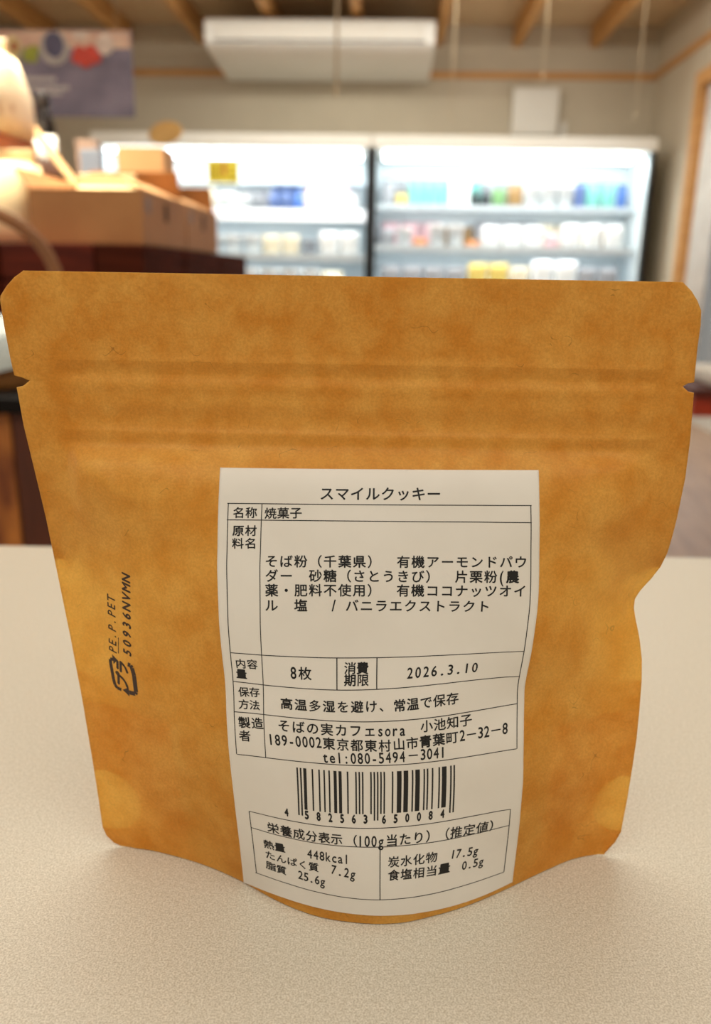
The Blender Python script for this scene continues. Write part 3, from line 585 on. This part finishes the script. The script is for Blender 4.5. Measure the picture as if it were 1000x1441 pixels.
RUNS = [
    ('title', 'スマイルクッキー', 21.24, 5.03, 42.27, 4.95, 2.95),
    ('h', '名称', 4.05, 9.14, 6.5, 9.12, 2.38),
    ('b', '焼菓子', 10.28, 9.2, 15.26, 9.08, 2.45),
    ('h', '原材', 4.04, 12.86, 6.52, 12.84, 2.37),
    ('h', '料名', 3.99, 15.5, 6.5, 15.47, 2.37),
    ('i', 'そば粉（千葉県）\u3000有機アーモンドパウ', 10.61, 19.07, 59.38, 18.79, 2.65),
    ('i', 'ダー\u3000砂糖（さとうきび）\u3000片栗粉(農', 10.64, 21.97, 57.81, 21.81, 2.65),
    ('i', '薬・肥料不使用）\u3000有機ココナッツオイ', 10.58, 24.87, 59.33, 24.67, 2.66),
    ('i', 'ル\u3000塩\u3000 / バニラエクストラクト', 10.48, 27.9, 52.34, 27.93, 2.67),
    ('h', '内容', 3.63, 40.96, 6.01, 40.88, 2.24),
    ('h', '量', 3.6, 43.28, 3.6, 43.28, 2.27),
    ('b', '8枚', 14.42, 42.05, 16.82, 42.02, 2.81),
    ('h', '消費', 26.19, 40.73, 28.77, 40.75, 2.58),
    ('h', '期限', 26.22, 43.16, 28.9, 43.19, 2.6),
    ('b', '2026.3.10', 38.66, 42.19, 51.97, 42.11, 2.7),
    ('h', '保存', 3.81, 47.31, 6.09, 47.11, 2.3),
    ('h', '方法', 3.74, 50.11, 6.02, 50.04, 2.31),
    ('b', '高温多湿を避け、', 12.8, 48.92, 33.64, 48.67, 2.71),
    ('b', '常温で保存', 36.68, 48.83, 47.83, 48.59, 2.69),
    ('h', '製造', 3.7, 54.13, 6.45, 54.02, 2.61),
    ('h', '者', 3.66, 57.03, 3.66, 57.03, 2.54),
    ('b', 'そばの実カフェ', 12.09, 53.9, 30.28, 53.82, 2.79),
    ('b', 'sora', 32.54, 53.87, 37.24, 53.98, 2.72),
    ('b', '小池知子', 42.39, 53.59, 50.71, 53.56, 2.69),
    ('b', '189-0002', 9.1, 57.21, 19.31, 56.83, 2.63),
    ('b', '東京都東村', 21.47, 56.88, 33.37, 57.09, 2.73),
    ('b', '山市青葉町', 36.42, 56.93, 47.74, 56.72, 2.72),
    ('b', '2−32−8', 49.94, 56.65, 59.02, 56.73, 2.61),
    ('b', 'tel:080-5494', 20.51, 59.91, 37.03, 59.66, 2.67),
    ('b', '−3041', 39.38, 59.53, 45.71, 59.61, 2.66),
    ('c', '4', 11.19, 73.57, 11.19, 73.57, 1.82),
    ('c', '582563', 15.64, 73.39, 28.65, 73.34, 1.89),
    ('c', '650084', 32.77, 73.46, 45.72, 73.62, 1.88),
    ('n', '栄養成分表示', 7.94, 78.3, 22.07, 78.26, 2.73),
    ('n', '（', 25.35, 78.37, 25.35, 78.37, 2.81),
    ('n', '100g', 27.4, 78.45, 32.08, 78.48, 2.82),
    ('n', '当たり）', 34.54, 78.38, 43.59, 78.25, 2.87),
    ('n', '（推定値）', 46.14, 78.37, 57.64, 78.73, 2.76),
    ('n', '熱量', 6.61, 83.13, 9.06, 83.0, 2.42),
    ('n', '448kcal', 15.8, 82.81, 24.17, 82.9, 2.57),
    ('n', 'たんぱく質', 6.75, 86.08, 16.56, 86.05, 2.41),
    ('n', '7.2g', 21.2, 85.84, 25.63, 86.34, 2.62),
    ('n', '脂質', 6.73, 89.11, 9.07, 89.19, 2.37),
    ('n', '25.6g', 13.43, 89.09, 18.54, 89.36, 2.55),
    ('n', '炭水化物', 35.07, 83.43, 43.76, 83.37, 2.75),
    ('n', '17.5g', 48.62, 83.7, 53.76, 84.17, 2.47),
    ('n', '食塩相当量', 35.14, 86.58, 46.84, 86.78, 2.76),
    ('n', '0.5g', 51.44, 87.36, 55.21, 87.49, 2.46),
]

MM = .001
XK = np.arange(-72, 73, 6.0)
def smooth(a, b, x):
    t = np.clip((x - a) / (b - a), 0, 1); return t * t * (3 - 2 * t)
def bulge(x, z):
    """how far the front panel stands out of the seam plane"""
    x = np.asarray(x, float).ravel(); z = np.asarray(z, float).ravel()
    T = hermite(Z_KNOTS, BULGE, np.clip(z, 0, 135))
    x = np.clip(x, -72, 72)
    h = 6.0
    i = np.clip(((x + 72) // 6).astype(int), 0, len(XK) - 2)
    t = (x - XK[i]) / h
    r = np.arange(len(x))
    g = lambda k: T[r, np.clip(k, 0, len(XK) - 1)]
    p0, p1, p2, p3 = g(i - 1), g(i), g(i + 1), g(i + 2)
    m1, m2 = (p2 - p0) / 2, (p3 - p1) / 2
    return (2*t**3 - 3*t*t + 1) * p1 + (t**3 - 2*t*t + t) * m1 + (-2*t**3 + 3*t*t) * p2 + (t**3 - t*t) * m2
def gauss(v, c, w): return np.exp(-((v - c) / w) ** 2)
_rng = np.random.RandomState(3)
WAVES = [(_rng.uniform(.03, .16), _rng.uniform(.03, .16), _rng.uniform(0, 6.28), _rng.uniform(.02, .07)) for _ in range(14)]
def relief(x, z):
    """zip closure, creases and the pushed-in right edge"""
    x = np.asarray(x, float).ravel(); z = np.asarray(z, float).ravel()
    zip_on = smooth(-64, -58, x) * smooth(64, 58, x)
    r = .75 * zip_on * (.30 * gauss(z, 117.0, .7) - .42 * gauss(z, 114.4, 1.3) + .22 * gauss(z, 112, 1.2)
                  + .26 * gauss(z, 108.2, 1.6) - .10 * gauss(z, 105, 1.2) + .30 * gauss(z, 102.6, .8) - .40 * gauss(z, 100.2, 1.0))
    r += (1.9 - 1.1 * smooth(-38, -29, x) * smooth(48, 42, x)) * smooth(100.2, 96.4, z) * smooth(78, 92, z) * smooth(-60.5, -57, x) * smooth(62, 54, x)   # the filled pillow starts with a step
    r += -3.2 * gauss(z, 66.5, 8.5) * smooth(44, 63, x)
    d = (x - 56) * .80 + (z - 68) * .60                      # oblique crease running in from the pushed-in edge
    r += .8 * np.exp(-(d / 2.6) ** 2) * smooth(46, 56, x) * gauss(z, 68, 12)
    dl = (z - 97 + (x + 57) * .55)                          # crease fanning from the pillow's left corner
    r += .45 * np.exp(-(dl / 2.2) ** 2) * smooth(-60, -55, x) * smooth(-36, -52, x)
    dl2 = (x + 52 - (97 - z) * .30)
    r += .35 * np.exp(-(dl2 / 2.5) ** 2) * smooth(64, 80, z) * smooth(97, 90, z)
    w = np.zeros_like(x)
    for a, c, p, k in WAVES: w += k * np.sin(a * x + c * z + p)
    return r + w * .55
EL, ER = np.array(EDGE_LEFT)[::-1], np.array(EDGE_RIGHT)[::-1]
TOP = 134.1
zs = np.unique(np.round(np.concatenate([np.arange(0, TOP, .7), EL[:, 1], ER[:, 1], [0, TOP]]), 2))
zs = zs[(zs >= 0) & (zs <= TOP)]
xl = np.interp(zs, EL[:, 1], EL[:, 0]); xr = np.interp(zs, ER[:, 1], ER[:, 0])
NU = 200
us = np.linspace(0, 1, NU)
X = xl[:, None] + (xr - xl)[:, None] * us[None, :]
Z = np.repeat(zs[:, None], NU, 1)
def front_depth(x, z, edge=None):
    bl = bulge(x, z)
    if edge is not None: bl = bl * smooth(0, 4.0, edge)
    return bl + relief(x, z) * (1 if edge is None else 1)
EDGE = np.minimum(X - xl[:, None], xr[:, None] - X)
YF = -front_depth(X, Z, EDGE.ravel()).reshape(X.shape) - .12
bb = (bulge(X, Z) * .95 * smooth(0, 4.0, EDGE.ravel())).reshape(X.shape)
dent = -(-3.2 * gauss(Z, 66.5, 8.5) * smooth(44, 63, X)); wv = np.zeros_like(X)
for a_, c_, p_, k_ in WAVES: wv += k_ * np.sin(a_ * X + c_ * Z + p_)
blend = smooth(0, 6, EDGE)
YB = np.maximum(bb + dent - .55 * wv * (1 - blend), YF + .22)
def sheet(name, X, Y, Z, material, parent, keep=None, flip=False, rim=None):
    nz, nx = X.shape
    V = np.stack([X, Y, Z], -1).reshape(-1, 3) * MM
    q = np.arange(nz * nx).reshape(nz, nx)
    F = np.stack([q[:-1, :-1], q[:-1, 1:], q[1:, 1:], q[1:, :-1]], -1).reshape(-1, 4)
    if keep is not None: F = F[keep(V[F].mean(1) / MM)]
    if flip: F = F[:, ::-1]
    F = F.tolist(); mi = [0] * len(F); V = V.tolist()
    if rim is not None:
        loop = list(q[:, 0]) + list(q[-1, 1:]) + list(q[-2::-1, -1])
        base = len(V); Yr = rim.reshape(-1)
        for k in loop: V.append([V[k][0], Yr[k] * MM, V[k][2]])
        for k in range(len(loop) - 1):
            F.append([int(loop[k]), int(loop[k + 1]), base + k + 1, base + k]); mi.append(1)
    me = bpy.data.meshes.new(name); me.from_pydata(V, [], F); me.update()
    for x in (material if isinstance(material, (list, tuple)) else [material]): me.materials.append(x)
    me.polygons.foreach_set('material_index', mi)
    me.polygons.foreach_set('use_smooth', [i == 0 for i in mi])
    o = bpy.data.objects.new(name, me); COL.objects.link(o)
    if parent: o.parent = parent
    return o

def kraft(name, trans, dark=1.0):
    m, nt, b = newmat(name)
    out = nt.nodes['Material Output']
    tc = node(nt, 'ShaderNodeTexCoord')
    big = node(nt, 'ShaderNodeTexNoise', Scale=110.0, Detail=5.0, Roughness=.65)
    fine = node(nt, 'ShaderNodeTexNoise', Scale=1900.0, Detail=3.0, Roughness=.7)
    warp = node(nt, 'ShaderNodeTexNoise', Scale=190.0, Detail=1.0)
    spot = node(nt, 'ShaderNodeTexNoise', Scale=150.0, Detail=1.0)
    for n_ in (big, fine, warp, spot): nt.links.new(tc.outputs['Object'], n_.inputs['Vector'])
    cr = node(nt, 'ShaderNodeValToRGB')
    cr.color_ramp.elements[0].position = .36; cr.color_ramp.elements[1].position = .66
    cr.color_ramp.elements[0].color = lin(tuple(v * dark for v in KRAFT_LO)); cr.color_ramp.elements[1].color = lin(tuple(v * dark for v in KRAFT_HI))
    nt.links.new(big.outputs['Fac'], cr.inputs[0])
    cf = node(nt, 'ShaderNodeValToRGB'); cf.color_ramp.elements[0].position = .40; cf.color_ramp.elements[1].position = .6
    cf.color_ramp.elements[0].color = (.85, .81, .74, 1); cf.color_ramp.elements[1].color = (1.0, 1.0, 1.0, 1)
    nt.links.new(fine.outputs['Fac'], cf.inputs[0])
    mu = node(nt, 'ShaderNodeMix', data_type='RGBA', blend_type='MULTIPLY'); mu.inputs[0].default_value = 1
    nt.links.new(cr.outputs[0], mu.inputs[6]); nt.links.new(cf.outputs[0], mu.inputs[7])
    # stray dark fibres: thin level lines of a noise, kept only in a few places
    a = node(nt, 'ShaderNodeMath', operation='SUBTRACT'); a.inputs[1].default_value = .5
    nt.links.new(warp.outputs['Fac'], a.inputs[0])
    ab = node(nt, 'ShaderNodeMath', operation='ABSOLUTE'); nt.links.new(a.outputs[0], ab.inputs[0])
    lt = node(nt, 'ShaderNodeMath', operation='LESS_THAN'); lt.inputs[1].default_value = .0045
    nt.links.new(ab.outputs[0], lt.inputs[0])
    gt = node(nt, 'ShaderNodeMath', operation='GREATER_THAN'); gt.inputs[1].default_value = .66
    nt.links.new(spot.outputs['Fac'], gt.inputs[0])
    mm = node(nt, 'ShaderNodeMath', operation='MULTIPLY'); nt.links.new(lt.outputs[0], mm.inputs[0]); nt.links.new(gt.outputs[0], mm.inputs[1])
    mh = node(nt, 'ShaderNodeMath', operation='MULTIPLY'); mh.inputs[1].default_value = .45; nt.links.new(mm.outputs[0], mh.inputs[0])
    fb = node(nt, 'ShaderNodeMix', data_type='RGBA'); nt.links.new(mh.outputs[0], fb.inputs[0])
    nt.links.new(mu.outputs[2], fb.inputs[6]); fb.inputs[7].default_value = lin((96, 54, 22))
    nt.links.new(fb.outputs[2], b.inputs['Base Color'])
    b.inputs['Roughness'].default_value = .50; b.inputs['Specular IOR Level'].default_value = .30
    bp = node(nt, 'ShaderNodeBump', Strength=.12, Distance=.0004)
    nt.links.new(fine.outputs['Fac'], bp.inputs['Height']); nt.links.new(bp.outputs[0], b.inputs['Normal'])
    tr = node(nt, 'ShaderNodeBsdfTranslucent'); tr.inputs['Color'].default_value = lin((250, 232, 160))
    ms = node(nt, 'ShaderNodeMixShader'); ms.inputs[0].default_value = trans
    nt.links.new(b.outputs[0], ms.inputs[1]); nt.links.new(tr.outputs[0], ms.inputs[2])
    nt.links.new(ms.outputs[0], out.inputs['Surface'])
    return m
KRAFT_LO, KRAFT_HI = (234, 154, 54), (253, 188, 90)
M_KF = kraft('kraft_front', .38)
M_KB = kraft('kraft_back', .68)
M_KG = kraft('kraft_gusset', .45)
M_EDGE = mat('raw_paper_edge', (246, 226, 196), .8)
SEAM_Y = .1679
pouch = thing('stand_up_pouch', 'brown kraft paper zip pouch with a white printed label', 'pouch', Rz @ Vector((0, SEAM_Y, TABLE_Z + .0003)), YAW)
sheet('front_panel', X, YF, Z, [M_KF, M_EDGE], pouch, rim=YB)
sheet('back_panel', X, YB, Z, M_KB, pouch, flip=True)
# contents seen as a shadow through the paper: the wrapped stack inside
zi = np.linspace(2, 72, 60); ui = np.linspace(-1, 1, 60)
half = 50 * np.sqrt(np.clip(1 - ((zi - 36) / 36.5) ** 4, 0, 1)) + 1
XI = 3 + half[:, None] * ui[None, :]; ZI = np.repeat(zi[:, None], 60, 1)
fr = (1 - np.abs(ui)[None, :] ** 6) * (1 - np.abs((ZI - 37) / 35.5) ** 8)
bi = bulge(XI, ZI).reshape(XI.shape)
ydep = np.maximum(bi * .8 - 1.2, .25) * np.clip(fr, 0, 1)
M_INNER = mat('inner_wrap', (226, 204, 168), .6)
sheet('inner_wrapper', XI, -ydep - .02, ZI, M_INNER, pouch)
# folded bottom gusset: an inner layer against each panel near the side seams, with a round punched hole
def hole(c, side):
    cx, cz, r = (-57.6, 13.2, 8.2) if side < 0 else (65.0, 14.5, 7.6)
    return (c[:, 0] - cx) ** 2 + (c[:, 2] - cz) ** 2 > r * r
for side in (-1, 1):
    for face, ztop in (('front', 39.5), ('back', 47.0)):
        gz = np.linspace(.4, ztop, 120)
        e0 = np.interp(gz, EL[:, 1], EL[:, 0]) if side < 0 else np.interp(gz, ER[:, 1], ER[:, 0])
        gu = np.linspace(.15, 22, 70)
        GX = e0[:, None] - side * gu[None, :]; GZ = np.repeat(gz[:, None], 70, 1)
        bf = bulge(GX, GZ).reshape(GX.shape) * smooth(0, 4, np.repeat(gu[None, :], 120, 0))
        rl = relief(GX, GZ).reshape(GX.shape)
        yf = -(bf + rl) - .04 if face == 'front' else np.maximum(bf * .95 + .0, -(bf + rl) - .04 + .1) - .02
        sheet('gusset_fold', GX, yf, GZ, M_KG, pouch, keep=lambda c, s=side: hole(c, s))
# bottom floor of the gusset
bm = bmesh.new()
fa = [bm.verts.new((X[0, i] * MM, YF[0, i] * MM, 0)) for i in range(0, NU, 4)]
fb_ = [bm.verts.new((X[0, i] * MM, YB[0, i] * MM, 0)) for i in range(0, NU, 4)]
for i in range(len(fa) - 1): bm.faces.new((fa[i], fa[i + 1], fb_[i + 1], fb_[i]))
finish('gusset_floor', bm, M_KG, pouch, True)
# unseen sheet added on the back panel, stops light through the upper paper
rr = np.where((zs > 73.8) & (zs < TOP + .1))[0]; cc = np.arange(0, NU)
sheet('back_light_block', X[np.ix_(rr, cc)], YB[np.ix_(rr, cc)] + .10, Z[np.ix_(rr, cc)], mat('light_block_paper', (170, 150, 120), .7), pouch, flip=True)

# ------------------------------------------------------------------ the label and its printing
M_LABEL = mat('label_paper', (228, 221, 210), .62, (222, 214, 202), 40)
M_INK = mat('thermal_ink', (14, 12, 11), .6, (11, 10, 9), 300)
SKN = np.linspace(0, LABEL_W, LABEL_XZ.shape[1]); TKN = np.linspace(0, LABEL_H, LABEL_XZ.shape[0])
def label_point(s, t, off):
    """flat label millimetres (from its top left corner) to the pouch surface"""
    s = np.asarray(s, float).ravel(); t = np.asarray(t, float).ravel()
    G = hermite(TKN, LABEL_XZ, t)                           # n x ns x 2
    h = SKN[1] - SKN[0]
    i = np.clip((s / h).astype(int), 0, len(SKN) - 2); u = (s - SKN[i]) / h; r = np.arange(len(s))
    def g(k):
        kk = np.clip(k, 0, len(SKN) - 1); return G[r, kk]
    p1, p2 = g(i), g(i + 1)
    p0 = np.where((i == 0)[:, None], 2 * p1 - p2, g(i - 1)); p3 = np.where((i == len(SKN) - 2)[:, None], 2 * p2 - p1, g(i + 2))
    u = u[:, None]; m1, m2 = (p2 - p0) / 2, (p3 - p1) / 2
    xz = (2*u**3 - 3*u*u + 1) * p1 + (u**3 - 2*u*u + u) * m1 + (-2*u**3 + 3*u*u) * p2 + (u**3 - u*u) * m2
    x, z = xz[:, 0], xz[:, 1]
    y = -front_depth(x, z) - .12 - off
    return np.stack([x, y, z], -1)
ls, lt_ = np.meshgrid(np.linspace(0, LABEL_W, 127), np.linspace(LABEL_H, 0, 195))
P = label_point(ls, lt_, .10).reshape(195, 127, 3)
P0 = label_point(ls, lt_, .01).reshape(195, 127, 3)
label = sheet('printed_label', P[..., 0], P[..., 1], P[..., 2], [M_LABEL, M_LABEL], pouch, rim=P0[..., 1])
label['label'] = 'white paper label with black printing'

GLYPH = {}
def glyph(ch, weight):
    key = (ch, weight)
    if key not in GLYPH:
        c = bpy.data.curves.new('g', 'FONT'); c.body = ch; c.size = 1; c.resolution_u = 3; c.offset = 0
        o = bpy.data.objects.new('g', c); COL.objects.link(o)
        bpy.context.view_layer.update()
        me = bpy.data.meshes.new_from_object(o.evaluated_get(bpy.context.evaluated_depsgraph_get()))
        V = np.array([v.co[:2] for v in me.vertices]) if len(me.vertices) else np.zeros((0, 2))
        F = [list(p.vertices) for p in me.polygons]
        if len(V) and weight:                                # a heavier stroke: the same shape printed again a hair to each side
            k = len(V); sh = [(-weight, 0), (weight, 0), (0, weight), (0, -weight)]
            F = [[i + k * j for i in f] for j in range(4) for f in F]; V = np.concatenate([V + np.array(q) for q in sh])
        bpy.data.objects.remove(o); bpy.data.curves.remove(c); bpy.data.meshes.remove(me)
        GLYPH[key] = (V, F)
    return GLYPH[key]
HEAVY = set('原葉県農薬機量費期製養熱質脂食青東高温湿栗塩糖避常表')
HEAVIER = set('農量費青')
def run_geometry(text, s0, t0, s1, t1, em, bold=0):
    if bold: em *= 1.14
    adv = [.5 if ord(ch) < 128 else 1.0 for ch in text]
    cen = np.cumsum(adv) - np.array(adv) / 2
    span = cen[-1] - cen[0]
    VV, FF = [], []; nv = 0
    ang = math.atan2(t1 - t0, s1 - s0) if len(text) > 1 else 0.0
    for ch, c in zip(text, cen):
        if ch in ' \u3000': continue
        f = (c - cen[0]) / span if span else 0
        cs, ct_ = s0 + (s1 - s0) * f, t0 + (t1 - t0) * f
        ch2 = '\uff0d' if ch == '\u2212' else ch
        V, F = glyph(ch2, bold + (.034 if ch in HEAVIER else (.024 if ch in HEAVY else .017)))
        if not len(V): continue
        V = V.copy()
        if ord(ch) < 128:
            cx = (V[:, 0].min() + V[:, 0].max()) / 2; w = V[:, 0].max() - V[:, 0].min()
            sx = min(1.0, .43 / max(w, .01)); V[:, 0] = (V[:, 0] - cx) * sx
            V[:, 1] = (V[:, 1] - .345) * 1.24
            if ch == '.': V[:, 0] *= 1.3
        else:
            V = V - np.array([.5, .38])
        V *= em
        sa, ca = math.sin(ang), math.cos(ang)
        VV.append(np.stack([cs + V[:, 0] * ca + V[:, 1] * sa, ct_ + V[:, 0] * sa - V[:, 1] * ca], -1))
        FF += [[i + nv for i in p] for p in F]; nv += len(V)
    return np.concatenate(VV), FF
def flat_mesh(name, V, F, parent, to3d, m):
    me = bpy.data.meshes.new(name); me.from_pydata((to3d(V) * MM).tolist(), [], F); me.update(); me.materials.append(m)
    o = bpy.data.objects.new(name, me); COL.objects.link(o); o.parent = parent
    return o
on_label = lambda V: label_point(V[:, 0], V[:, 1], .135)
names = {'title': 'title_text', 'h': 'heading_text', 'i': 'ingredient_text', 'b': 'entry_text', 'c': 'barcode_digits', 'n': 'nutrition_text'}
for k, nm in names.items():
    for r in RUNS:
        if r[0] != k: continue
        V, F = run_geometry(*r[1:], bold=.03 if k == 'c' else 0)
        flat_mesh(nm, V, F, label, on_label, M_INK)
class Bars:
    def __init__(s): s.V, s.F = [], []
    def seg(s, a, b, w):
        a, b = np.array(a, float), np.array(b, float); n = max(1, int(np.linalg.norm(b - a) / 1.0))
        d = (b - a) / np.linalg.norm(b - a); q = np.array([-d[1], d[0]]) * w / 2
        st_ = len(s.V)
        for i in range(n + 1):
            p = a + (b - a) * i / n; s.V += [p - q, p + q]
        for i in range(n): s.F.append([st_ + 2*i, st_ + 2*i + 1, st_ + 2*i + 3, st_ + 2*i + 2])
    def build(s, nm, to3d, parent, m): return flat_mesh(nm, np.array(s.V), s.F, parent, to3d, m)
R_ = Bars(); W_ = .17
for t in (7.26, 10.64, 38.66, 45.20, 51.94, 61.36): R_.seg((1.75, t), (61.45, t), W_)
R_.seg((1.95, 7.26), (1.62, 61.36), W_); R_.seg((61.3, 7.26), (61.55, 61.36), W_)
R_.seg((8.56, 7.26), (7.75, 61.36), W_)
R_.seg((23.44, 38.66), (23.48, 45.2), W_ * 1.3); R_.seg((31.65, 38.66), (31.85, 45.2), W_ * 1.3)
for t in (75.46, 79.81, 92.5): R_.seg((3.0, t), (60.7, t), W_)
R_.seg((3.0, 75.46), (3.2, 92.5), W_); R_.seg((60.7, 75.46), (60.7, 92.5), W_); R_.seg((31.9, 79.81), (31.95, 92.6), W_ * 1.3)
R_.build('ruled_frame', on_label, label, M_INK)
# EAN-13 bars
Lc = '0001101 0011001 0010011 0111101 0100011 0110001 0101111 0111011 0110111 0001011'.split()
Rc = [''.join('10'[int(q)] for q in c) for c in Lc]; Gc = [c[::-1] for c in Rc]
PAR = ['LLLLLL', 'LLGLGG', 'LLGGLG', 'LLGGGL', 'LGLLGG', 'LGGLLG', 'LGGGLL', 'LGLGLG', 'LGLGGL', 'LGGLGL']
code = '4582563650084'
bits = '101' + ''.join((Lc if p == 'L' else Gc)[int(d)] for p, d in zip(PAR[int(code[0])], code[1:7])) + '01010' + ''.join(Rc[int(d)] for d in code[7:]) + '101'
BB = Bars(); mod = (48.15 - 13.95) / 95; i = 0
while i < 95:
    if bits[i] == '1':
        j = i
        while j < 95 and bits[j] == '1': j += 1
        guard = i < 3 or i >= 92 or 45 <= i < 50
        s = 14.1 + (i + j) / 2 * mod
        BB.seg((s, 62.75), (s - .35 + .3 * i / 95, 73.7 if guard else 72.2), (j - i) * mod * .92)
        i = j
    else: i += 1
BB.build('barcode_bars', on_label, label, M_INK)

# ------------------------------------------------------------------ recycling mark printed on the kraft
on_pouch = lambda V: np.stack([V[:, 0], -front_depth(V[:, 0], V[:, 1]) - .17, V[:, 1]], -1)
M_MARK = mat('dark_brown_print', (58, 34, 24), .55, (48, 28, 20), 200)
def upward(text, p0, p1, em, slant, weight, sx=1.0):
    """lettering that reads from the bottom up"""
    p0, p1 = np.array(p0), np.array(p1); d = (p1 - p0) / np.linalg.norm(p1 - p0); up = np.array([-d[1], d[0]])
    VV, FF, nv = [], [], 0
    for k, ch in enumerate(text):
        if ch == ' ': continue
        V, F = glyph(ch, weight); V = V.copy()
        c = (V[:, 0].min() + V[:, 0].max()) / 2
        x = (V[:, 0] - c) * sx; y = V[:, 1] - .35
        x = (x + slant * y) * em; y = y * em
        c0 = p0 + (p1 - p0) * k / (len(text) - 1)
        VV.append(c0 + x[:, None] * d + y[:, None] * up); FF += [[i + nv for i in p] for p in F]; nv += len(V)
    return np.concatenate(VV), FF
mk = None
V1, F1 = upward('PE.P.PET', (-53.0, 54.2), (-52.3, 66.6), 2.75, .22, .012, .95)
V2, F2 = upward('50936NVMN', (-49.3, 54.4), (-48.2, 72.2), 2.75, .22, .035, .98)
Vp, Fp = upward('プラ', (-51.1, 46.9), (-50.9, 50.2), 3.5, .25, .05, 1.0)
V = np.concatenate([V1, V2]); F = F1 + [[i + len(V1) for i in p] for p in F2]
flat_mesh('material_code', V, F, pouch, on_pouch, M_MARK)
mkb = Bars()
mkb.seg((-51.62, 53.5), (-51.25, 57.5), .18)
A = [(-51.62, 44.42), (-52.7, 44.6), (-53.2, 45.2), (-53.45, 46.42), (-53.87, 50.5), (-53.85, 51.5), (-53.07, 51.7)]
for a, b_ in zip(A, A[1:]): mkb.seg(a, b_, .78)
B_ = [(-49.41, 51.44), (-48.75, 51.3), (-48.4, 50.8), (-48.02, 49.0), (-47.84, 45.0), (-48.1, 44.41), (-49.62, 44.35)]
for a, b_ in zip(B_, B_[1:]): mkb.seg(a, b_, 1.05)
V, F = np.array(mkb.V), list(mkb.F)
for tri in ([(-53.3, 52.9), (-52.0, 51.75), (-53.1, 50.5)], [(-51.3, 44.5), (-49.7, 45.5), (-49.6, 43.3)]):
    F.append([len(V), len(V) + 1, len(V) + 2]); V = np.concatenate([V, np.array(tri)])
F += [[i + len(V) for i in p] for p in Fp]; V = np.concatenate([V, Vp])
flat_mesh('recycling_mark', V, F, pouch, on_pouch, M_MARK)
bpy.context.view_layer.update()
